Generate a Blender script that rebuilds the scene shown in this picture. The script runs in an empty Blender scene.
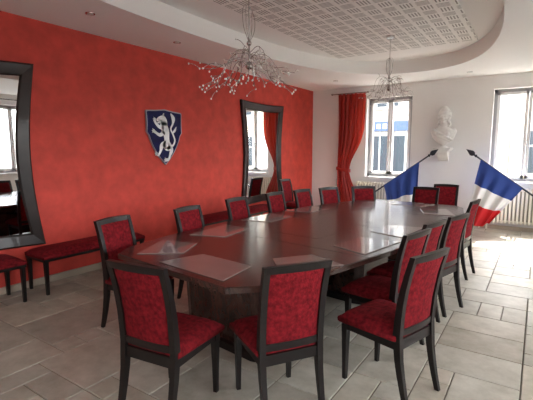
import bpy, bmesh, math, random
from mathutils import Vector, Matrix
random.seed(7)
S = bpy.context.scene
try:
    S.view_settings.view_transform = 'Standard'
except Exception: pass

# ------------------------------------------------------------------ materials
def new_mat(name):
    m = bpy.data.materials.new(name); m.use_nodes = True
    return m, m.node_tree, m.node_tree.nodes['Principled BSDF']
def simple(name, col, rough=.5, metal=0, coat=0, spec=.5, sheen=0, noise=0, nscale=20, bump=0, bscale=60, trans=0):
    m, t, b = new_mat(name)
    b.inputs['Base Color'].default_value = (*col, 1)
    b.inputs['Roughness'].default_value = rough
    b.inputs['Metallic'].default_value = metal
    b.inputs['Coat Weight'].default_value = coat
    b.inputs['Specular IOR Level'].default_value = spec
    b.inputs['Sheen Weight'].default_value = sheen
    b.inputs['Sheen Tint'].default_value = (*[min(1, c*3+.05) for c in col], 1)
    tc = t.nodes.new('ShaderNodeTexCoord')
    if noise:
        n = t.nodes.new('ShaderNodeTexNoise'); n.inputs['Scale'].default_value = nscale; n.inputs['Detail'].default_value = 6
        r = t.nodes.new('ShaderNodeValToRGB')
        r.color_ramp.elements[0].position = .3; r.color_ramp.elements[1].position = .7
        r.color_ramp.elements[0].color = (*[c*(1-noise) for c in col], 1)
        r.color_ramp.elements[1].color = (*[min(1, c*(1+noise)) for c in col], 1)
        t.links.new(tc.outputs['Object'], n.inputs['Vector']); t.links.new(n.outputs['Fac'], r.inputs['Fac'])
        t.links.new(r.outputs['Color'], b.inputs['Base Color'])
    if bump:
        n2 = t.nodes.new('ShaderNodeTexNoise'); n2.inputs['Scale'].default_value = bscale; n2.inputs['Detail'].default_value = 5
        bp = t.nodes.new('ShaderNodeBump'); bp.inputs['Strength'].default_value = bump; bp.inputs['Distance'].default_value = .01
        t.links.new(tc.outputs['Object'], n2.inputs['Vector']); t.links.new(n2.outputs['Fac'], bp.inputs['Height'])
        t.links.new(bp.outputs['Normal'], b.inputs['Normal'])
    return m

M_red = simple('red_plaster', (.56, .060, .042), .62, noise=.15, nscale=6, bump=.35, bscale=14, spec=.3)
M_white = simple('white_wall', (.82, .81, .79), .8, noise=.02, nscale=2)
M_ceil = simple('ceiling_white', (.88, .87, .85), .85)
M_fasc = simple('ceiling_cove', (.89, .875, .84), .8)
M_wood = simple('black_lacquered_wood', (.008, .0055, .005), .38, coat=.1, noise=.3, nscale=12, spec=.35)
M_fab = simple('burgundy_velvet', (.15, .0075, .011), .85, sheen=.05, noise=.45, nscale=36, bump=.5, bscale=90, spec=.10)
M_plaster = simple('bust_plaster', (.70, .69, .67), .6)
M_rad = simple('radiator_enamel', (.78, .73, .62), .35)
M_radgap = simple('radiator_core', (.30, .27, .22), .6)  # backplate colour darkened to paint shade into the gaps between fins
M_frame = simple('mirror_frame_wenge', (.018, .010, .008), .4, noise=.4, nscale=8, coat=.1, spec=.4)
M_mirror = simple('mirror_glass', (.80, .82, .82), .015, metal=1)
M_pvc = simple('window_frame_white', (.74, .74, .74), .4)
M_grey = simple('window_reveal_grey', (.36, .36, .37), .6)
M_chrome = simple('chrome', (.42, .40, .38), .25, metal=1)
M_bulb = simple('frosted_glass_bulb', (.85, .84, .80), .25, spec=.7)
M_blue = simple('flag_blue', (.012, .045, .24), .7, sheen=.1)
M_fw = simple('flag_white', (.80, .80, .80), .7)
M_fr = simple('flag_red', (.62, .015, .02), .7)
M_pole = simple('pole_dark', (.01, .012, .022), .35)
M_shb = simple('shield_blue', (.010, .010, .070), .6, noise=.3, nscale=10, spec=.2)
M_shs = simple('shield_silver', (.34, .35, .40), .4)
M_lion = simple('shield_lion_white', (.85, .85, .87), .5)
M_base = simple('baseboard_stone', (.42, .35, .27), .5)
M_pad = simple('desk_pad_leather', (.24, .185, .17), .18, coat=.6, noise=.06, nscale=6)  # glassy pads, their lighter reflection put into the base colour
M_dark = simple('dark_gap', (.02, .02, .02), .8)

def curtain_mat():
    m, t, b = new_mat('curtain_red_satin')
    b.inputs['Base Color'].default_value = (.38, .020, .014, 1); b.inputs['Roughness'].default_value = .42
    b.inputs['Sheen Weight'].default_value = .1
    tr = t.nodes.new('ShaderNodeBsdfTranslucent'); tr.inputs['Color'].default_value = (.66, .06, .025, 1)
    mx = t.nodes.new('ShaderNodeMixShader'); mx.inputs[0].default_value = .32
    o = t.nodes['Material Output']
    t.links.new(b.outputs[0], mx.inputs[1]); t.links.new(tr.outputs[0], mx.inputs[2]); t.links.new(mx.outputs[0], o.inputs[0])
    return m
M_curt = curtain_mat()

def glass_mat():
    m, t, b = new_mat('window_glass')
    tr = t.nodes.new('ShaderNodeBsdfTransparent'); gl = t.nodes.new('ShaderNodeBsdfGlossy'); gl.inputs['Roughness'].default_value = .02
    mx = t.nodes.new('ShaderNodeMixShader'); mx.inputs[0].default_value = .05
    t.links.new(tr.outputs[0], mx.inputs[1]); t.links.new(gl.outputs[0], mx.inputs[2])
    t.links.new(mx.outputs[0], t.nodes['Material Output'].inputs[0])
    return m
M_glass = glass_mat()

def table_mat():
    m, t, b = new_mat('mahogany_veneer')
    tc = t.nodes.new('ShaderNodeTexCoord'); mp = t.nodes.new('ShaderNodeMapping'); mp.inputs['Scale'].default_value = (14, 1.2, 6)
    n = t.nodes.new('ShaderNodeTexNoise'); n.inputs['Scale'].default_value = 2.2; n.inputs['Detail'].default_value = 8; n.inputs['Distortion'].default_value = .6
    r = t.nodes.new('ShaderNodeValToRGB')
    r.color_ramp.elements[0].position = .3; r.color_ramp.elements[1].position = .72
    r.color_ramp.elements[0].color = (.026, .010, .008, 1); r.color_ramp.elements[1].color = (.078, .032, .023, 1)
    t.links.new(tc.outputs['Object'], mp.inputs[0]); t.links.new(mp.outputs[0], n.inputs['Vector'])
    t.links.new(n.outputs['Fac'], r.inputs['Fac']); t.links.new(r.outputs[0], b.inputs['Base Color'])
    b.inputs['Roughness'].default_value = .26; b.inputs['Coat Weight'].default_value = .35; b.inputs['Coat Roughness'].default_value = .12
    return m
M_table = table_mat()

def tile_mat():
    m, t, b = new_mat('travertine_tiles')
    at = t.nodes.new('ShaderNodeAttribute'); at.attribute_name = 'tile'
    tc = t.nodes.new('ShaderNodeTexCoord')
    n = t.nodes.new('ShaderNodeTexNoise'); n.inputs['Scale'].default_value = 5; n.inputs['Detail'].default_value = 9; n.inputs['Roughness'].default_value = .65
    t.links.new(tc.outputs['Object'], n.inputs['Vector'])
    r = t.nodes.new('ShaderNodeValToRGB')
    r.color_ramp.elements[0].position = .28; r.color_ramp.elements[1].position = .7
    r.color_ramp.elements[0].color = (.35, .315, .24, 1); r.color_ramp.elements[1].color = (.57, .53, .44, 1)
    t.links.new(n.outputs['Fac'], r.inputs['Fac'])
    mx = t.nodes.new('ShaderNodeMix'); mx.data_type = 'RGBA'; mx.blend_type = 'MULTIPLY'; mx.inputs[0].default_value = 1
    t.links.new(r.outputs[0], mx.inputs[6]); t.links.new(at.outputs['Color'], mx.inputs[7]); t.links.new(mx.outputs[2], b.inputs['Base Color'])
    b.inputs['Roughness'].default_value = .40; b.inputs['Specular IOR Level'].default_value = .4
    bp = t.nodes.new('ShaderNodeBump'); bp.inputs['Strength'].default_value = .3; bp.inputs['Distance'].default_value = .006
    t.links.new(n.outputs['Fac'], bp.inputs['Height']); t.links.new(bp.outputs[0], b.inputs['Normal'])
    return m
M_tile = tile_mat()
M_grout = simple('grout', (.20, .17, .13), .9)

def perf_mat():
    m, t, b = new_mat('perforated_acoustic_panel')
    N = t.nodes; L = t.links
    tc = N.new('ShaderNodeTexCoord'); sx = N.new('ShaderNodeSeparateXYZ'); L.new(tc.outputs['Object'], sx.inputs[0])
    def math_(op, a, bb=None, c=None):
        n = N.new('ShaderNodeMath'); n.operation = op
        for i, v in enumerate((a, bb, c)):
            if v is None: continue
            if isinstance(v, (int, float)): n.inputs[i].default_value = v
            else: L.new(v, n.inputs[i])
        return n.outputs[0]
    T = .19
    X, Y = sx.outputs[0], sx.outputs[1]
    fx = math_('FRACT', math_('DIVIDE', math_('ADD', X, 30), T)); fy = math_('FRACT', math_('DIVIDE', math_('ADD', Y, 30), T))
    ix = math_('FLOOR', math_('DIVIDE', math_('ADD', X, 30), T)); iy = math_('FLOOR', math_('DIVIDE', math_('ADD', Y, 30), T))
    par = math_('MODULO', math_('ADD', ix, iy), 2)
    ina = math_('MULTIPLY', math_('LESS_THAN', math_('ABSOLUTE', math_('SUBTRACT', fx, .5)), .38), math_('LESS_THAN', math_('ABSOLUTE', math_('SUBTRACT', fy, .5)), .38))
    sl1 = math_('LESS_THAN', math_('FRACT', math_('MULTIPLY', fx, 5)), .42)
    sl2 = math_('LESS_THAN', math_('FRACT', math_('MULTIPLY', fy, 5)), .42)
    sel = math_('ADD', math_('MULTIPLY', sl1, par), math_('MULTIPLY', sl2, math_('SUBTRACT', 1, par)))
    f = math_('MULTIPLY', ina, sel)
    mx = N.new('ShaderNodeMix'); mx.data_type = 'RGBA'
    mx.inputs[6].default_value = (.88, .87, .84, 1); mx.inputs[7].default_value = (.28, .27, .26, 1)
    L.new(f, mx.inputs[0]); L.new(mx.outputs[2], b.inputs['Base Color']); b.inputs['Roughness'].default_value = .85
    return m
M_perf = perf_mat()

# ------------------------------------------------------------------ mesh builder
class MB:
    def __init__(s): s.v = []; s.f = []; s.m = []; s.mats = []; s.sm = []
    def mi(s, mat):
        if mat not in s.mats: s.mats.append(mat)
        return s.mats.index(mat)
    def add(s, vs, fs, mat, smooth=False):
        o = len(s.v); s.v += [tuple(v) for v in vs]; k = s.mi(mat)
        for f in fs: s.f.append([i+o for i in f]); s.m.append(k); s.sm.append(smooth)
    def box(s, x0, x1, y0, y1, z0, z1, mat, bev=0, mx=None):
        if bev:
            bm = bmesh.new(); bmesh.ops.create_cube(bm, size=1)
            for v in bm.verts: v.co = Vector(((x0+x1)/2+v.co.x*(x1-x0), (y0+y1)/2+v.co.y*(y1-y0), (z0+z1)/2+v.co.z*(z1-z0)))
            bmesh.ops.bevel(bm, geom=bm.edges[:], offset=bev, segments=2, affect='EDGES', profile=.6)
            s.bm(bm, mat, mx=mx); return
        vs = [Vector((x, y, z)) for z in (z0, z1) for x, y in ((x0, y0), (x1, y0), (x1, y1), (x0, y1))]
        if mx: vs = [mx@v for v in vs]
        s.add(vs, [(3, 2, 1, 0), (4, 5, 6, 7), (0, 1, 5, 4), (1, 2, 6, 5), (2, 3, 7, 6), (3, 0, 4, 7)], mat)
    def bm(s, bm, mat, smooth=False, mx=None):
        bm.verts.index_update()
        vs = [(mx@v.co if mx else v.co.copy()) for v in bm.verts]
        s.add(vs, [[v.index for v in f.verts] for f in bm.faces], mat, smooth); bm.free()
    def loft(s, rings, mat, cap=True, smooth=True, closed=True):
        n = len(rings[0]); vs = [p for r in rings for p in r]; fs = []
        for i in range(len(rings)-1):
            for j in range(n if closed else n-1):
                a = i*n+j; b_ = i*n+(j+1) % n
                fs.append((a, b_, b_+n, a+n))
        s.add(vs, fs, mat, smooth)
        if cap:
            s.add(rings[0], [list(range(n))[::-1]], mat); s.add(rings[-1], [list(range(n))], mat)
    def cyl(s, p0, p1, r0, r1, mat, n=12, smooth=True):
        p0, p1 = Vector(p0), Vector(p1); d = (p1-p0).normalized()
        a = d.orthogonal().normalized(); b_ = d.cross(a)
        R = [[p+(a*math.cos(t)+b_*math.sin(t))*r for t in [2*math.pi*i/n for i in range(n)]] for p, r in ((p0, r0), (p1, r1))]
        s.loft(R, mat, smooth=smooth)
    def sphere(s, c, r, mat, seg=12, sc=(1, 1, 1), rot=None):
        bm = bmesh.new(); bmesh.ops.create_uvsphere(bm, u_segments=seg, v_segments=max(6, seg*2//3), radius=r)
        mx = Matrix.Translation(c) @ (rot.to_4x4() if rot else Matrix()) @ Matrix.Diagonal((*sc, 1))
        s.bm(bm, mat, True, mx)
    def mesh(s, name):
        me = bpy.data.meshes.new(name); me.from_pydata(s.v, [], s.f)
        for m in s.mats: me.materials.append(m)
        me.polygons.foreach_set('material_index', s.m); me.polygons.foreach_set('use_smooth', s.sm)
        bm = bmesh.new(); bm.from_mesh(me); bmesh.ops.recalc_face_normals(bm, faces=bm.faces); bm.to_mesh(me); bm.free()
        me.update(); return me
    def obj(s, name, loc=(0, 0, 0), rz=0, parent=None):
        o = bpy.data.objects.new(name, s.mesh(name)); S.collection.objects.link(o)
        o.location = loc; o.rotation_euler[2] = rz
        if parent: o.parent = parent
        return o
def inst(me, name, loc, rz=0):
    o = bpy.data.objects.new(name, me); S.collection.objects.link(o); o.location = loc; o.rotation_euler[2] = rz; return o

# ------------------------------------------------------------------ room dims
XL, XR, YB, YF, H = -.4, 6.6, 9.2, -3.2, 3.03
TW = .38
HU = 3.27
WZ0, WZ1 = .96, 2.76
BW = [(1.0, 2.02), (3.57, 4.75)]              # windows in back wall
RW = [(-2.3, -.9), (.0, 1.4), (2.3, 3.7), (4.6, 6.0), (6.9, 8.2)]  # right-wall windows, row lengthened and openings widened for more fill light
FILL_W = [(4.6, 6.0)]  # added opening behind the camera, lets in extra fill light

# floor : opus pattern tiles
def floor():
    mb = MB(); c = .2
    nx, ny = int((XR-XL)/c)+1, int((YB-YF)/c)+1
    occ = [[0]*ny for _ in range(nx)]
    cols = []
    mb.add([(XL-.05, YF-.05, -.012), (XR+.05, YF-.05, -.012), (XR+.05, YB+.05, -.012), (XL-.05, YB+.05, -.012)], [(0, 1, 2, 3)], M_grout); cols += [(1, 1, 1, 1)]
    sizes = [(3, 2), (2, 2), (2, 3), (3, 3), (2, 1), (1, 2), (1, 1), (2, 2), (3, 2)]
    rnd = random.Random(3)
    g = .0035
    for j in range(ny):
        for i in range(nx):
            if occ[i][j]: continue
            ss = sizes[:]; rnd.shuffle(ss); ss.append((1, 1))
            for w, h in ss:
                if i+w > nx or j+h > ny: continue
                if any(occ[a][b] for a in range(i, i+w) for b in range(j, j+h)): continue
                break
            for a in range(i, i+w):
                for b in range(j, j+h): occ[a][b] = 1
            x0, y0 = XL+i*c+g, YF+j*c+g; x1, y1 = min(XL+(i+w)*c-g, XR), min(YF+(j+h)*c-g, YB)
            if x1 <= x0 or y1 <= y0: continue
            e = .004
            vs = [(x0, y0, -.008), (x1, y0, -.008), (x1, y1, -.008), (x0, y1, -.008), (x0+e, y0+e, 0), (x1-e, y0+e, 0), (x1-e, y1-e, 0), (x0+e, y1-e, 0)]
            fs = [(4, 5, 6, 7), (0, 1, 5, 4), (1, 2, 6, 5), (2, 3, 7, 6), (3, 0, 4, 7)]
            mb.add(vs, fs, M_tile)
            k = rnd.uniform(.84, 1.13); wv = rnd.uniform(-.02, .02)
            cols += [(k*(1+wv), k, k*(1-wv), 1)]*5
    o = mb.obj('floor'); me = o.data
    at = me.color_attributes.new('tile', 'FLOAT_COLOR', 'CORNER')
    for p in me.polygons:
        for l in p.loop_indices: at.data[l].color = cols[p.index]
floor()

def wall_holes(name, axis, a0, a1, z0, z1, t0, t1, holes, mat):
    mb = MB()
    def bx(p0, p1, q0, q1):
        if axis == 'x': mb.box(p0, p1, t0, t1, q0, q1, mat)
        else: mb.box(t0, t1, p0, p1, q0, q1, mat)
    c = a0
    for h0, h1, hz0, hz1 in holes:
        bx(c, h0, z0, z1)
        if hz0 > z0: bx(h0, h1, z0, hz0)
        bx(h0, h1, hz1, z1); c = h1
    bx(c, a1, z0, z1)
    return mb.obj(name)
ZT = HU+.1
wall_holes('wall_back', 'x', XL-TW, XR+TW, -.05, ZT, YB, YB+TW, [(a, b, WZ0, WZ1) for a, b in BW], M_white)
wall_holes('wall_right', 'y', YF, YB, -.05, ZT, XR, XR+TW, [(a, b, WZ0, WZ1) for a, b in RW], M_white)
wall_holes('wall_left', 'y', YF, YB, -.05, ZT, XL-TW, XL, [], M_red)
wall_holes('wall_front', 'x', XL-TW, XR+TW, -.05, ZT, YF-TW, YF, [(a, b, WZ0, WZ1) for a, b in FILL_W], M_white)
def door():
    mb = MB(); mb.box(2.55, 3.65, YF+.002, YF+.045, 0, 2.12, M_wood)
    for x in (2.45, 3.65): mb.box(x, x+.1, YF+.002, YF+.06, 0, 2.22, M_pvc)
    mb.box(2.55, 3.65, YF+.002, YF+.06, 2.12, 2.22, M_pvc)
    for x in (2.62, 3.14):
        for z0, z1 in ((.15, .95), (1.1, 2.02)): mb.box(x, x+.44, YF+.04, YF+.055, z0, z1, M_wood, bev=.005)
    mb.cyl((3.11, YF+.04, 1.05), (3.11, YF+.1, 1.05), .012, .012, M_chrome); mb.cyl((3.11, YF+.1, 1.05), (2.99, YF+.1, 1.05), .01, .01, M_chrome)
    mb.obj('door_1')
door()

# ceiling with super-elliptic recess
CX, CY, AX, AY = 2.33, 4.1, 1.68, 3.95
def sell(t, ax=AX, ay=AY, e=2.4):
    c, s_ = math.cos(t), math.sin(t)
    return (CX+ax*math.copysign(abs(c)**(2/e), c), CY+ay*math.copysign(abs(s_)**(2/e), s_))
def ceiling():
    mb = MB(); n = 160
    inner = [sell(2*math.pi*i/n) for i in range(n)]
    x0, x1, y0, y1 = XL-.02, XR+.02, YF-.02, YB+.02
    corners = [(x1, y1), (x0, y1), (x0, y0), (x1, y0)]
    outer = []
    for (x, y) in inner:
        dx, dy = x-CX, y-CY
        ks = []
        if dx > 1e-6: ks.append((x1-CX)/dx)
        if dx < -1e-6: ks.append((x0-CX)/dx)
        if dy > 1e-6: ks.append((y1-CY)/dy)
        if dy < -1e-6: ks.append((y0-CY)/dy)
        k = min(ks); outer.append([CX+dx*k, CY+dy*k])
    for c in corners:
        j = min(range(n), key=lambda i: (outer[i][0]-c[0])**2+(outer[i][1]-c[1])**2); outer[j] = list(c)
    mb.loft([[(p[0], p[1], H) for p in inner], [(p[0], p[1], H) for p in outer]], M_ceil, cap=False, smooth=False)
    mb.loft([[(p[0], p[1], H) for p in inner], [(p[0], p[1], HU) for p in inner]], M_fasc, cap=False, smooth=True)
    mb.add([(x0, y0, HU), (x1, y0, HU), (x1, y1, HU), (x0, y1, HU)], [(0, 1, 2, 3)], M_ceil)
    mb.add([(x0-.4, y0-.4, HU+.15), (x1+.4, y0-.4, HU+.15), (x1+.4, y1+.4, HU+.15), (x0-.4, y1+.4, HU+.15)], [(0, 1, 2, 3)], M_ceil)
    mb.obj('ceiling')
    p = MB(); p.box(1.2, 3.5, 1.05, 7.15, HU-.012, HU, M_perf); p.obj('acoustic_ceiling_panel')
ceiling()
def spot(x, y, z=H):
    mb = MB()
    mb.cyl((x, y, z-.006), (x, y, z+.001), .05, .052, M_chrome, 20)
    mb.cyl((x, y, z-.009), (x, y, z-.004), .034, .034, M_bulb, 16)
    mb.obj('recessed_spotlight')
for x, y in ((.3, 1.4), (.3, 2.7), (.2, 4.05), (.2, 5.4), (.25, 6.8), (.7, 8.1), (1.9, 8.6), (3.2, 8.6), (4.6, 8.0), (4.5, 6.2)): spot(x, y)

def trims():
    mb = MB(); mb.box(XL, XL+.015, YF, YB, 0, .08, M_base); mb.obj('baseboard_left')
    mb = MB(); mb.box(XL+.015, XR-.015, YB-.015, YB, 0, .08, M_base); mb.obj('baseboard_back')
    mb = MB(); mb.box(XR-.015, XR, YF, YB, 0, .08, M_base); mb.obj('baseboard_right')
trims()

# windows --------------------------------------------------------------
def window(name, w, loc, rz):
    mb = MB(); h0, h1 = WZ0, WZ1; hw = w/2; fy0, fy1 = .16, .22
    mb.box(-hw-.03, hw+.03, -.04, .0, h0-.035, h0, M_pvc, bev=.006)
    for x0, x1 in ((-hw, -hw+.06), (hw-.06, hw)): mb.box(x0, x1, fy0, fy1, h0, h1, M_grey)
    mb.box(-hw, hw, fy0, fy1, h0, h0+.06, M_grey); mb.box(-hw, hw, fy0, fy1, h1-.06, h1, M_grey)
    for sx in (-1, 1):
        a, b_ = (-hw+.06, -.005) if sx < 0 else (.005, hw-.06)
        mb.box(a, a+.05, fy0-.015, fy1-.01, h0+.06, h1-.06, M_pvc); mb.box(b_-.05, b_, fy0-.015, fy1-.01, h0+.06, h1-.06, M_pvc)
        mb.box(a, b_, fy0-.015, fy1-.01, h0+.06, h0+.12, M_pvc); mb.box(a, b_, fy0-.015, fy1-.01, h1-.11, h1-.06, M_pvc)
        mb.add([(a, .19, h0+.08), (b_, .19, h0+.08), (b_, .19, h1-.08), (a, .19, h1-.08)], [(0, 1, 2, 3)], M_glass)
    mb.cyl((0, fy0-.02, h0+.8), (0, fy0-.05, h0+.8), .012, .012, M_chrome); mb.cyl((0, fy0-.05, h0+.8), (0, fy0-.05, h0+.68), .009, .009, M_chrome)
    return mb.obj(name, loc, rz)
k = 1
for a, b in BW: window('window_%d' % k, b-a, ((a+b)/2, YB, 0), 0); k += 1
for a, b in RW: window('window_%d' % k, b-a, (XR, (a+b)/2, 0), -math.pi/2); k += 1
for a, b in FILL_W: window('window_%d' % k, b-a, ((a+b)/2, YF, 0), math.pi); k += 1  # window for the added fill opening, out of view
def portal(w, loc, rot):
    l = bpy.data.lights.new('window_portal', 'AREA'); l.shape = 'RECTANGLE'; l.size = w; l.size_y = WZ1-WZ0; l.cycles.is_portal = True
    o = bpy.data.objects.new('window_portal', l); S.collection.objects.link(o); o.location = loc; o.rotation_euler = rot
zc_ = (WZ0+WZ1)/2
for a, b in BW: portal(b-a, ((a+b)/2, YB+TW+.01, zc_), (-math.pi/2, 0, 0))
for a, b in FILL_W: portal(b-a, ((a+b)/2, YF-TW-.01, zc_), (math.pi/2, 0, 0))
def portal_r(w, loc):
    l = bpy.data.lights.new('window_portal', 'AREA'); l.shape = 'RECTANGLE'; l.size = WZ1-WZ0; l.size_y = w; l.cycles.is_portal = True
    o = bpy.data.objects.new('window_portal', l); S.collection.objects.link(o); o.location = loc; o.rotation_euler = (0, math.pi/2, 0)
for a, b in RW: portal_r(b-a, (XR+TW+.01, (a+b)/2, zc_))

# radiators ------------------------------------------------------------
def radiator(w, loc, rz=0):
    mb = MB(); z0, z1 = .14, .84; n = int(w/.065)
    mb.box(-w/2+.01, w/2-.01, -.09, -.05, z0+.03, z1-.03, M_radgap)
    for i in range(n):
        x = -w/2+(i+.5)*w/n
        mb.box(x-.019, x+.019, -.135, -.03, z0, z1, M_rad, bev=.012)
    mb.cyl((-w/2, -.085, z0+.04), (w/2, -.085, z0+.04), .022, .022, M_rad); mb.cyl((-w/2, -.085, z1-.04), (w/2, -.085, z1-.04), .022, .022, M_rad)
    for x in (-w/2+.1, w/2-.1):
        mb.box(x-.015, x+.015, -.09, -.001, .3, .33, M_rad); mb.box(x-.015, x+.015, -.09, -.06, 0, z0+.03, M_rad)
    mb.cyl((-w/2-.03, -.08, 0), (-w/2-.03, -.08, .22), .01, .01, M_rad); mb.cyl((-w/2-.03, -.08, .18), (-w/2+.03, -.08, .18), .012, .012, M_rad)
    mb.obj('radiator', loc, rz)
radiator(1.35, (1.5, YB-.0, 0)); radiator(1.3, (4.15, YB-.0, 0))

# curtains -------------------------------------------------------------
def curtain(x0, x1, loc, rz, tie=-1, y=-.17):
    mb = MB(); nu, nv = 90, 40; zt, zb = 2.86, .04; rows = []
    for j in range(nv+1):
        t = j/nv; z = zt+(zb-zt)*t
        pinch = math.exp(-((t-.62)/.20)**2)
        w = (x1-x0)*(1-.52*pinch-.18*max(0, t-.62))
        cx0 = x0 if tie < 0 else x1-w
        row = []
        for i in range(nu+1):
            u = i/nu; amp = .05*(1-.35*pinch)*(.75+.25*math.sin(5*u+2*t))
            ph = 2*math.pi*7*u+.9*math.sin(2.1*t+3*u)
            row.append((cx0+w*u+.012*math.sin(ph*1.7+t*3), y+amp*math.sin(ph)-.03*math.sin(math.pi*u)*(1-pinch), z))
        rows.append(row)
    mb.loft(rows, M_curt, cap=False, smooth=True, closed=False)
    tz = zt+(zb-zt)*.62; w = (x1-x0)*.48; a = x0 if tie < 0 else x1-w
    R = []
    for dz in (-.035, .035):
        R.append([(a+w/2+(w/2+.02)*math.cos(t), y+.075*math.sin(t), tz+dz+.03*math.cos(t)*tie) for t in [2*math.pi*i/32 for i in range(32)]])
    mb.loft(R, M_curt, cap=False)
    return mb.obj('curtain', loc, rz)
def rod(a, b, loc, rz):
    mb = MB(); mb.cyl((a, -.17, 2.88), (b, -.17, 2.88), .012, .012, M_chrome)
    for x in (a, b): mb.sphere((x, -.17, 2.88), .024, M_chrome)
    for x in (a+.12, b-.12): mb.cyl((x, -.17, 2.88), (x, .0, 2.88), .008, .008, M_chrome)
    mb.obj('curtain_rod', loc, rz)
curtain(.36, 1.04, (0, YB, 0), 0, -1); rod(.2, 1.08, (0, YB, 0), 0)
curtain(4.92, 5.4, (0, YB, 0), 0, 1); rod(4.8, 5.5, (0, YB, 0), 0)
for a, b in RW:
    c = (a+b)/2; hw = (b-a)/2
    curtain(-hw-.40, -hw+.04, (XR, c, 0), -math.pi/2, -1); curtain(hw-.04, hw+.40, (XR, c, 0), -math.pi/2, 1); rod(-hw-.43, hw+.43, (XR, c, 0), -math.pi/2)

# mirrors on left wall ---------------------------------------------------
def mirror(y0, y1):
    mb = MB(); z0, z1 = .48, 2.53; W = (y1-y0)/2; Hh = (z1-z0)/2; n = 24
    def outline(inset, waist=.10, bow=.03):
        pts = []
        w, h = W-inset, Hh-inset
        for i in range(n):
            s_ = -1+2*i/n; pts.append((w-waist*math.cos(s_*math.pi/2), h*s_))
        for i in range(n): s_ = 1-2*i/n; pts.append((w*s_, h-bow*math.cos(s_*math.pi/2)))
        for i in range(n): s_ = 1-2*i/n; pts.append((-w+waist*math.cos(s_*math.pi/2), h*s_))
        for i in range(n): s_ = -1+2*i/n; pts.append((w*s_, -h+bow*math.cos(s_*math.pi/2)))
        return pts
    def ring(ins, d): return [(d, p[0], p[1]) for p in outline(ins)]
    mb.loft([ring(0, .002), ring(0, .05), ring(.02, .065), ring(.13, .045), ring(.15, .02)], M_frame, cap=False, smooth=False)
    mb.add(ring(.145, .022), [list(range(4*n))], M_mirror)
    mb.add(ring(.01, .003), [list(range(4*n))], M_frame)
    mb.obj('wall_mirror', (XL, (y0+y1)/2, (z0+z1)/2))
mirror(.9, 2.40); mirror(6.2, 7.72)

# shield with lion -------------------------------------------------------
def shield():
    mb = MB(); W, Ht = .70, .84
    def out(sc):
        p = []; w = W/2*sc
        top = [(-1, .44), (-.97, .46), (-.5, .475), (0, .50), (.5, .475), (.97, .46), (1, .44)]
        p += [(x*w, y*Ht*sc) for x, y in top]
        for i in range(1, 16):
            t = i/16; x = (1-t**2.6)*1.0; y = .44-.94*t
            if t < .4: x = 1-.02*math.sin(t/.4*math.pi)
            p.append((x*w, y*Ht*sc))
        p.append((0, -.5*Ht*sc))
        q = [(-x, y) for x, y in p[7:-1]][::-1]
        return p+q
    def ring(sc, d): return [(d, x, z) for x, z in out(sc)]
    R = [ring(1, .005), ring(1, .03), ring(.99, .038), ring(.965, .036), ring(.955, .03)]
    mb.loft(R, M_shs, cap=False, smooth=False)
    r = ring(.96, .031); mb.add(r, [list(range(len(r)))], M_shb)
    r = ring(1, .006); mb.add(r, [list(range(len(r)))], M_shs)
    cnt = [0]
    def P(x, y): return ((x-.48)*.70, (y-.46)*.80)
    def stroke(pts):
        fine = []
        for i in range(len(pts)-1):
            p0 = pts[max(i-1, 0)]; p1 = pts[i]; p2 = pts[i+1]; p3 = pts[min(i+2, len(pts)-1)]
            for k_ in range(6):
                t = k_/6
                fine.append([.5*((2*p1[c])+(-p0[c]+p2[c])*t+(2*p0[c]-5*p1[c]+4*p2[c]-p3[c])*t*t+(-p0[c]+3*p1[c]-3*p2[c]+p3[c])*t**3) for c in range(3)])
        fine.append(list(pts[-1]))
        cnt[0] += 1; d = .036+cnt[0]*.0003
        L, Rr = [], []
        for i, (x, y, r) in enumerate(fine):
            a = fine[max(i-1, 0)]; b_ = fine[min(i+1, len(fine)-1)]
            ax, ay = P(a[0], a[1]); bx, by = P(b_[0], b_[1]); dx, dy = bx-ax, by-ay; l = math.hypot(dx, dy) or 1
            nx, ny = -dy/l, dx/l; px, py = P(x, y); rr = r*.78
            L.append((d, px+nx*rr, py+ny*rr)); Rr.append((d, px-nx*rr, py-ny*rr))
        mb.loft([L, Rr], M_lion, cap=False, smooth=False, closed=False)
        for (x, y, r) in (fine[0], fine[-1]):
            px, py = P(x, y); mb.add([(d, px+r*.78*math.cos(t), py+r*.78*math.sin(t)) for t in [i*math.pi/6 for i in range(12)]], [list(range(12))], M_lion)
    stroke([(.53, .28, .085), (.52, .42, .065), (.50, .56, .085), (.44, .68, .085)])
    stroke([(.46, .68, .08), (.43, .78, .085), (.36, .80, .055), (.28, .78, .032)])
    stroke([(.40, .76, .04), (.33, .735, .02), (.28, .725, .014)])
    stroke([(.43, .85, .03), (.45, .90, .012)])
    stroke([(.44, .64, .05), (.32, .65, .034), (.22, .72, .026), (.20, .78, .034)])
    stroke([(.45, .56, .05), (.33, .50, .034), (.22, .54, .026), (.16, .57, .034)])
    stroke([(.50, .32, .085), (.38, .30, .055), (.33, .20, .028), (.27, .13, .026), (.22, .15, .034)])
    stroke([(.56, .30, .08), (.64, .22, .05), (.60, .12, .028), (.55, .04, .026), (.47, .03, .034)])
    stroke([(.57, .33, .022), (.68, .30, .02), (.75, .40, .02), (.70, .52, .02), (.64, .62, .02), (.70, .72, .022), (.72, .82, .045), (.66, .90, .02)])
    stroke([(.70, .55, .018), (.76, .60, .026), (.80, .66, .008)])
    for px, py in ((.20, .78), (.16, .57), (.22, .15), (.47, .03)):
        for a in (-.6, .2, 1.0):
            stroke([(px, py, .016), (px-.05*math.cos(a), py+.05*math.sin(a), .006)])
    mb.obj('heraldic_lion_shield', (XL, 4.3, 1.77))
shield()

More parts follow.
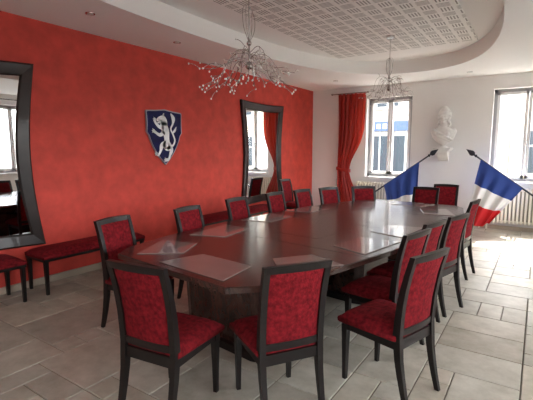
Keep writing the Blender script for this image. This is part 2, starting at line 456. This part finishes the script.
# benches ---------------------------------------------------------------
def bench(y0, y1):
    mb = MB(); x0, x1 = XL+.05, XL+.46; L = y1-y0
    mb.box(x0, x1, y0, y1, .37, .42, M_wood, bev=.004)
    bm = bmesh.new(); bmesh.ops.create_grid(bm, x_segments=10, y_segments=24, size=.5)
    for v in bm.verts:
        ex = 1-abs(v.co.x*2)**6; ey = 1-abs(v.co.y*2)**18
        v.co.z = .43+.055*ex*ey; v.co.x = (x0+x1)/2+v.co.x*(x1-x0+.01); v.co.y = (y0+y1)/2+v.co.y*(L+.01)
    mb.bm(bm, M_fab, True)
    mb.box(x0-.004, x1+.004, y0-.004, y1+.004, .40, .432, M_fab, bev=.006)
    for y in (y0+.03, y1-.03):
        for x in (x0+.025, x1-.025):
            R = [[(x+a*w, y+b*w, z) for a, b in ((-1, -1), (1, -1), (1, 1), (-1, 1))] for z, w in ((0, .014), (.38, .021))]
            mb.loft(R, M_wood, smooth=False)
    mb.obj('upholstered_bench')
bench(.6, 1.98); bench(2.16, 3.5); bench(4.55, 5.75); bench(5.9, 6.85)

# dining chair ------------------------------------------------------------
def chair_mesh():
    mb = MB(); hw = .200
    prof = [(-.285, 0), (-.245, .15), (-.215, .32), (-.205, .46), (-.215, .62), (-.245, .80), (-.292, .965)]
    def interp(z):
        for (ya, za), (yb, zb) in zip(prof, prof[1:]):
            if za <= z <= zb: t = (z-za)/(zb-za); return ya+(yb-ya)*t
        return prof[-1][0]
    def sect(x, y, z, w, d): return [(x-w, y-d, z), (x+w, y-d, z), (x+w, y+d, z), (x-w, y+d, z)]
    zs = [0, .1, .2, .3, .4, .46, .55, .65, .75, .85, .92, .965]
    for sx in (-1, 1):
        R = []
        for z in zs:
            w = .013+.006*min(1, z/.4); d = .015+.009*min(1, z/.4) if z < .5 else .024-.008*(z-.5)/.46
            R.append(sect(sx*(hw-.019+.006*(z/.965)), interp(z), z, w, d))
        mb.loft(R, M_wood, smooth=False)
        R = [sect(sx*(hw-.015), .195, z, w, w) for z, w in ((0, .013), (.2, .017), (.40, .022))]
        mb.loft(R, M_wood, smooth=False)
        mb.box(min(sx*(hw-.004), sx*(hw-.028)), max(sx*(hw-.004), sx*(hw-.028)), -.2, .195, .365, .425, M_wood)
    mb.box(-hw+.02, hw-.02, .183, .212, .365, .425, M_wood); mb.box(-hw+.02, hw-.02, -.222, -.195, .365, .43, M_wood)
    def rail(z0, z1, dep, bow=.018):
        n = 12; R = []
        for i in range(n+1):
            u = -1+2*i/n; x = u*(hw-.006); b_ = -bow*(1-u*u)
            R.append([(x, interp(z0)+b_-dep, z0), (x, interp(z0)+b_+dep, z0), (x, interp(min(z1, .965))+b_+dep, z1+.006*(1-u*u)), (x, interp(min(z1, .965))+b_-dep, z1+.006*(1-u*u))])
        mb.loft(R, M_wood, smooth=False)
    rail(.925, .965, .016); rail(.455, .495, .013)
    for side in (1, -1):
        nx, nz = 12, 16; rows = []
        for j in range(nz+1):
            z = .49+(.93-.49)*j/nz; row = []
            for i in range(nx+1):
                u = -1+2*i/nx; x = u*(hw-.034); b_ = -.018*(1-u*u)
                e = (1-abs(u)**6)*(1-abs(-1+2*j/nz)**8)
                row.append((x, interp(z)+b_+side*(.008+(.022 if side > 0 else .010)*e), z))
            rows.append(row)
        mb.loft(rows, M_fab, cap=False, closed=False)
    bm = bmesh.new(); bmesh.ops.create_grid(bm, x_segments=16, y_segments=16, size=1)
    for v in bm.verts:
        u, w = v.co.x, v.co.y
        e = max(0, (1-abs(u)**5))*max(0, (1-abs(w)**5))
        wid = hw+.018+.014*w
        v.co = Vector((u*wid, .012+w*.215, .455+.052*e**.6))
    mb.bm(bm, M_fab, True)
    R = []
    for z, g in ((.415, -.006), (.425, .002), (.445, .004), (.456, 0)):
        ring = []
        for u, w in [(-1, -1), (0, -1), (1, -1), (1, 0), (1, 1), (0, 1), (-1, 1), (-1, 0)]:
            ring.append((u*(hw+.018+.014*w+g), .012+w*(.215+g), z))
        R.append(ring)
    mb.loft(R, M_fab, cap=False)
    mb.add(R[0], [list(range(8))], M_wood)
    return mb.mesh('dining_chair')
CH = chair_mesh()
def chair(tx, ty, deg):
    a = math.radians(deg); fx, fy = -math.sin(a), math.cos(a)
    inst(CH, 'dining_chair', (tx+fx*.285, ty+fy*.285, 0), a)
for c in [(2.62, 1.37, 8), (3.345, 1.87, 57), (3.89, 2.53, 73), (3.67, 3.13, 78), (3.69, 3.66, 78), (3.80, 4.17, 75), (3.78, 5.50, 84),
          (3.05, 7.75, 180), (2.88, 6.98, 176),
          (1.22, 2.22, -80), (1.28, 3.10, -85), (1.20, 4.05, -90), (1.25, 4.88, -92), (1.36, 5.50, -97), (1.55, 6.05, -110), (1.95, 6.58, -140),
          (-.02, 7.25, -90)]:
    chair(*c)

# conference table ----------------------------------------------------------
TN = Vector((2.26, 1.88, 0)); TA = math.radians(-6.5)
def table():
    mb = MB()
    half = [(0, .62), (.16, .76), (.7, .91), (1.5, 1.01), (2.375, 1.04), (3.25, 1.01), (4.05, .91), (4.59, .76), (4.75, .62)]
    def outl(g):
        cy = 2.375
        R = [(w-g, cy+(t-cy)*(1-g/2.375)) for t, w in half]
        return R+[(-x, y) for x, y in R[::-1]]
    def ring(g, z): return [(x, y, z) for x, y in outl(g)]
    mb.loft([ring(.012, .705), ring(0, .712), ring(0, .745), ring(.006, .752)], M_table, smooth=False)
    for t in (1.2, 2.375, 3.55):
        w = .98; mb.box(-w, w, t-.002, t+.002, .7515, .7528, M_dark)
    mb.box(-.30, .30, 1.5, 3.3, .7515, .7528, M_table)
    for g0, z0, z1 in ((.22, .62, .706),):
        mb.loft([ring(g0+.02, z0), ring(g0, z1)], M_table, smooth=False)
    for t in (.80, 2.375, 3.95):
        hw, hd = (.46, .26) if t != 2.375 else (.5, .3)
        def pr(w, d, z): return [(-w, t-d, z), (-w*.8, t-d-.04, z), (w*.8, t-d-.04, z), (w, t-d, z), (w, t+d, z), (w*.8, t+d+.04, z), (-w*.8, t+d+.04, z), (-w, t+d, z)]
        mb.loft([pr(hw+.03, hd+.03, 0), pr(hw+.03, hd+.03, .06)], M_wood, smooth=False)
        mb.loft([pr(hw-.02, hd-.02, .06), pr(hw, hd, .63)], M_table, smooth=False)
    mb.box(-.1, .1, .9, 3.9, .12, .5, M_table)
    mb.obj('conference_table', TN, TA)
table()
def pad(x, y, deg, w=.62, d=.36, tp=.08):
    mb = MB()
    def r(g, z): return [(-w/2+g, -d/2+g, z), (w/2-g, -d/2+g, z), (w/2-tp-g, d/2-g, z), (-w/2+tp+g, d/2-g, z)]
    mb.loft([r(0, 0), r(0, .003), r(.002, .005)], M_pad, smooth=False)
    mb.obj('desk_pad', (x, y, .7530), math.radians(deg))
pad(2.47, 2.11, -6, .68, .36); pad(1.84, 2.33, -65, .5, .36); pad(1.76, 3.12, -85); pad(3.18, 3.36, 80); pad(3.22, 4.15, 84); pad(3.3, 5.7, 110); pad(3.0, 2.55, 55, .5, .34); pad(1.7, 4.05, -90); pad(1.78, 4.95, -98); pad(2.8, 6.3, 174)

# flags ------------------------------------------------------------------
def flag(mir):
    e = bpy.data.objects.new('french_flag', None); S.collection.objects.link(e); e.location = (2.94, YB-.42, 0)
    s_ = -1 if mir else 1
    mb = MB()
    top = Vector((.45*s_, 0, 1.45)); sl = Vector((1.0*s_, 0, -.735)).normalized()
    end = top+sl*((1.45-.012)/.5922)
    mb.cyl(top, end, .016, .018, M_pole, 12)
    mb.cyl(end-sl*.05, end, .021, .021, M_chrome, 12)
    a = sl.cross(Vector((0, 1, 0)))
    pts = [(0, .014), (.02, .032), (.05, .014), (.08, .045), (.12, .052), (.24, 0.002)]
    R = [[top-sl*d+a*w*math.cos(t)+Vector((0, 1, 0))*w*.35*math.sin(t) for t in [i*math.pi/4 for i in range(8)]] for d, w in pts]
    mb.loft(R, M_pole, smooth=False)
    mb.obj('pole', parent=e)
    c = MB(); nu, nv = 48, 60
    if mir:
        A = top+sl*.20; B = top+sl*1.10; C = Vector((-.66, -.05, .12)); D = Vector((-1.18, -.05, .18)); cuts = (0, 32, 46, 60)
    else:
        A = top+sl*.09; B = top+sl*.98; C = Vector((.27, -.05, .05)); D = Vector((.76, -.05, .16)); cuts = (0, 21, 39, 60)
    rows = []
    for j in range(nv+1):
        v = j/nv; row = []
        for i in range(nu+1):
            u = i/nu
            p = (A.lerp(B, u)).lerp(C.lerp(D, u), v)
            am = .05*min(1, v*2.2)
            p = p+Vector((.02*math.sin(9*u+2*v)*v, am*math.sin(2*math.pi*3.3*u+1.5*v)+.015*math.sin(14*u+3*v)*v, -.02*math.sin(12*u)*v))
            row.append(p+Vector((0, -.02, 0)))
        rows.append(row)
    for q, m in enumerate((M_blue, M_fw, M_fr)): c.loft(rows[cuts[q]:cuts[q+1]+1], m, cap=False, closed=False)
    c.obj('cloth', parent=e)
flag(False); flag(True)

# bust -------------------------------------------------------------------
def bust():
    e = bpy.data.objects.new('marianne_bust', None); S.collection.objects.link(e); e.location = (2.72, YB-.17, 1.62)
    b = MB(); m = M_plaster
    b.sphere((0, 0, .62), .095, m, 24, (.88, 1.02, 1.2)); b.sphere((0, -.035, .565), .062, m, 16, (.9, 1, 1.05))
    b.sphere((0, -.103, .60), .014, m, 10, (.9, 1.2, 2.2)); b.sphere((0, -.092, .558), .017, m, 10, (1.6, .7, .7)); b.sphere((0, -.085, .525), .022, m, 10)
    b.sphere((0, -.088, .645), .03, m, 10, (1.9, .5, .4))
    for s_ in (-1, 1): b.sphere((s_*.045, -.075, .585), .025, m, 10); b.sphere((s_*.034, -.088, .622), .011, m, 8, (1.4, .6, .8))
    b.sphere((0, .03, .70), .115, m, 20, (1.08, 1.05, .85)); b.sphere((0, .0, .77), .08, m, 16, (1.1, 1.1, .9)); b.sphere((0, -.035, .80), .042, m, 12)
    for s_ in (-1, 1):
        for q in range(7): b.sphere((s_*(.09+.014*math.sin(q*1.7)), .0+.03*math.cos(q*1.3), .68-q*.042), .036, m, 10)
    b.sphere((0, .07, .58), .075, m, 14, (1, .8, 1.5))
    def ring(w, d, z, yo=0): return [(w*math.cos(t), yo+d*math.sin(t), z) for t in [i*math.pi/14 for i in range(28)]]
    b.loft([ring(.055, .06, .54), ring(.052, .056, .47), ring(.065, .065, .43), ring(.13, .08, .405), ring(.215, .095, .36), ring(.24, .11, .30), ring(.215, .12, .22), ring(.16, .11, .14), ring(.09, .08, .09), ring(.06, .06, .05)], m)
    for s_ in (-1, 1): b.sphere((s_*.075, -.075, .27), .065, m, 14, (1, .9, .95)); b.sphere((s_*.19, 0, .33), .06, m, 12, (1, 1.1, 1.1))
    for q in range(9):
        t = q/8; b.sphere((-.19+.36*t, -.09-.025*math.sin(math.pi*t), .36-.2*t), .028, m, 8, (1.3, 1, 1)); b.sphere((-.15+.28*t, -.09-.02*math.sin(math.pi*t), .30-.17*t), .024, m, 8, (1.3, 1, 1))
    o = b.obj('bust', parent=e)
    r = o.modifiers.new('r', 'REMESH'); r.mode = 'VOXEL'; r.voxel_size = .009; r.use_smooth_shade = True
    sm = o.modifiers.new('s', 'SMOOTH'); sm.factor = .5; sm.iterations = 2
    p = MB()
    p.loft([ring(.10, .10, .0), ring(.10, .10, .015), ring(.07, .07, .03), ring(.055, .055, .05), ring(.07, .07, .075)], m)
    p.obj('socle', parent=e)
    c = MB()
    c.box(-.17, .17, -.14, .165, -.035, 0, m, bev=.008); c.box(-.14, .14, -.11, .165, -.06, -.035, m, bev=.006)
    prof = [(-.10, -.06), (-.10, -.10), (-.07, -.14), (-.03, -.17), (.02, -.20), (.07, -.25), (.12, -.27), (.165, -.275)]
    R = [[(x, y, z) for (y, z) in prof]+[(x, .165, -.06)] for x in (-.10, -.07, .07, .10)]
    c.loft(R, m, smooth=False)
    c.obj('console', parent=e)
bust()

# chandeliers ---------------------------------------------------------------
def chandelier(x, y, seed, zc):
    rnd = random.Random(seed)
    e = bpy.data.objects.new('chandelier', None); S.collection.objects.link(e); e.location = (x, y, 0)
    mb = MB(); mb.cyl((0, 0, HU-.045), (0, 0, HU-.012), .055, .06, M_chrome, 24)
    mb.cyl((0, 0, zc+.2), (0, 0, HU-.04), .004, .004, M_chrome, 8)
    mb.sphere((0, 0, zc+.24), .02, M_chrome, 12); mb.cyl((0, 0, zc+.08), (0, 0, zc+.24), .009, .007, M_chrome, 10)
    mb.sphere((0, 0, zc+.07), .03, M_chrome, 14)
    mb.obj('stem', parent=e)
    cu = bpy.data.curves.new('branches', 'CURVE'); cu.dimensions = '3D'; cu.bevel_depth = .0024; cu.bevel_resolution = 1; cu.resolution_u = 5
    bulbs = MB()
    def sp(pts):
        s_ = cu.splines.new('BEZIER'); s_.bezier_points.add(len(pts)-1)
        for bp, p in zip(s_.bezier_points, pts): bp.co = p; bp.handle_left_type = bp.handle_right_type = 'AUTO'
    nb = 26
    for i in range(nb):
        a = 2*math.pi*i/nb+rnd.uniform(-.15, .15); R = rnd.uniform(.16, .39); dz = rnd.uniform(-.13, .06)
        d = Vector((math.cos(a), math.sin(a), 0)); o = Vector((0, 0, zc+.05+.17*rnd.random()))
        p1 = o+d*R*.35+Vector((0, 0, rnd.uniform(-.02, .05))); p2 = Vector((0, 0, zc+dz*.6+.02))+d*R*.7; p3 = Vector((0, 0, zc+dz))+d*R
        sp([o, p1, p2, p3])
        tips = [p3]
        for q in range(4):
            b0 = (p1, p2, p2, p3)[q]
            t_ = b0+Vector((rnd.uniform(-.06, .06), rnd.uniform(-.06, .06), rnd.uniform(-.07, .04)))+d*.03
            sp([b0, (b0+t_)/2+Vector((0, 0, .012)), t_]); tips.append(t_)
        for t_ in tips:
            bulbs.sphere(t_, .0062, M_bulb, 8, (1, 1, 1.3))
    for q in range(3):
        a = rnd.uniform(0, 6.28); d = Vector((math.cos(a), math.sin(a), 0))
        sp([Vector((0, 0, zc+.24)), d*.05+Vector((0, 0, zc+.40)), d*.02+Vector((0, 0, zc+.52)), -d*.03+Vector((0, 0, zc+.47)), -d*.045+Vector((0, 0, zc+.34)), Vector((0, 0, zc+.24))])
    cu.materials.append(M_chrome)
    c = bpy.data.objects.new('branches', cu); S.collection.objects.link(c); c.parent = e
    bulbs.obj('bulbs', parent=e)
chandelier(2.47, 2.62, 1, 2.16); chandelier(2.44, 6.2, 5, 2.42)

# exterior -------------------------------------------------------------------
def exterior():
    M_fac = simple('facade_render', (.40, .34, .26), .85, noise=.12, nscale=1.5)
    M_fac2 = simple('facade_stone', (.32, .30, .27), .85, noise=.18, nscale=4)
    M_shop = simple('shopfront_blue', (.02, .045, .10), .5); M_gl = simple('dark_glazing', (.02, .028, .035), .4, spec=.2)
    M_as = simple('asphalt', (.12, .12, .12), .9, noise=.2, nscale=6); M_roof = simple('roof_tiles', (.16, .07, .04), .8)
    M_sh = simple('shutter_paint', (.34, .35, .34), .6)
    g = MB(); g.box(-25, 30, YB+TW+1.5, 17.2, -.35, -.12, M_as)
    g.box(-25, 30, YB+TW+.01, YB+TW+1.49, -.35, -.02, M_fac2)
    g.box(-25, 30, 17.21, 18.39, -.35, -.02, M_fac2); g.obj('street')
    g = MB(); g.box(XR+TW+.01, 30, -25, YB+TW, -.35, -.12, M_as); g.obj('ground')
    def building(name, x0, x1, y0, h, mat, shop, seed):
        b = MB(); b.box(x0, x1, y0, y0+5, -.35, h, mat)
        b.box(x0, x1, y0-.25, y0+5, h, h+.2, M_fac2)
        R = [[(x, y0-.3, h+.2), (x, y0+2.5, h+1.6), (x, y0+5.2, h+.2)] for x in (x0, x1)]; b.loft(R, M_roof, smooth=False)
        w = x1-x0; n = max(1, int(w/2.1)); st = w/n
        for i in range(n):
            cx = x0+st*(i+.5)
            for zz in (3.5, ):
                if zz+1.6 < h:
                    b.box(cx-.5, cx+.5, y0-.03, y0+.02, zz, zz+1.6, M_gl)
                    for dx in (-.53, 0, .53): b.box(cx+dx-.04, cx+dx+.04, y0-.06, y0, zz, zz+1.6, M_sh)
                    b.box(cx-.65, cx+.65, y0-.12, y0, zz-.12, zz, M_fac2); b.box(cx-.6, cx+.6, y0-.07, y0, zz+1.6, zz+1.75, M_fac2)
            if shop:
                b.box(cx-.85, cx+.85, y0-.05, y0, .35, 2.2, M_gl)
                for dx in (-.86, -.3, .3, .86): b.box(cx+dx-.03, cx+dx+.03, y0-.09, y0, 0, 2.4, M_sh)
            else:
                b.box(cx-.5, cx+.5, y0-.04, y0, .7, 2.3, M_gl)
                for dx in (-.78, .78): b.box(cx+dx-.25, cx+dx+.25, y0-.07, y0, .68, 2.32, M_sh)
                b.box(cx-.04, cx+.04, y0-.07, y0, .7, 2.3, M_sh); b.box(cx-.5, cx+.5, y0-.07, y0, 1.7, 1.76, M_sh)
        if shop:
            b.box(x0+.1, x1-.1, y0-.14, y0, 2.42, 2.85, M_shop)
            for i in range(9): b.box(x0+1.2+i*.28, x0+1.36+i*.28, y0-.16, y0-.14, 2.53, 2.73, M_pvc)
        b.box(x0, x1, y0-.04, y0, 3.1, 3.2, M_fac2)
        b.obj(name)
    building('street_building', -16, -5.02, 18.4, 6.2, M_fac, False, 1)
    building('street_building', -5, -.22, 18.4, 6.6, M_fac2, True, 2)
    building('street_building', -.2, 3.38, 18.4, 5.8, M_fac2, False, 3)
    building('street_building', 3.4, 14, 18.4, 6.4, M_fac, False, 4)
exterior()

# light ---------------------------------------------------------------------
w = bpy.data.worlds.new('world'); S.world = w; w.use_nodes = True
nt = w.node_tree; bg = nt.nodes['Background']
sky = nt.nodes.new('ShaderNodeTexSky'); sky.sky_type = 'NISHITA'; sky.sun_disc = False
sky.sun_elevation = math.radians(47); sky.sun_rotation = math.radians(0); sky.air_density = 1.0; sky.dust_density = 2.5
hs = nt.nodes.new('ShaderNodeHueSaturation'); hs.inputs['Saturation'].default_value = .2
nt.links.new(sky.outputs[0], hs.inputs['Color']); nt.links.new(hs.outputs[0], bg.inputs[0]); bg.inputs[1].default_value = 4.2
sl = bpy.data.lights.new('sun', 'SUN'); sl.energy = 34; sl.angle = .008; sl.color = (1, .95, .86)
so = bpy.data.objects.new('sun', sl); S.collection.objects.link(so)
d = Vector((-.05, -1, -1.25)); so.rotation_euler = d.to_track_quat('-Z', 'Y').to_euler(); so.location = (4, 14, 8)

# camera ---------------------------------------------------------------------
cam = bpy.data.cameras.new('camera'); co = bpy.data.objects.new('camera', cam); S.collection.objects.link(co)
cam.sensor_width = 36; cam.lens = 403/533*36; cam.clip_start = .05
co.location = (4.4, 0, 1.58); co.rotation_euler = (math.radians(90-7.1), 0, math.radians(34))
S.camera = co
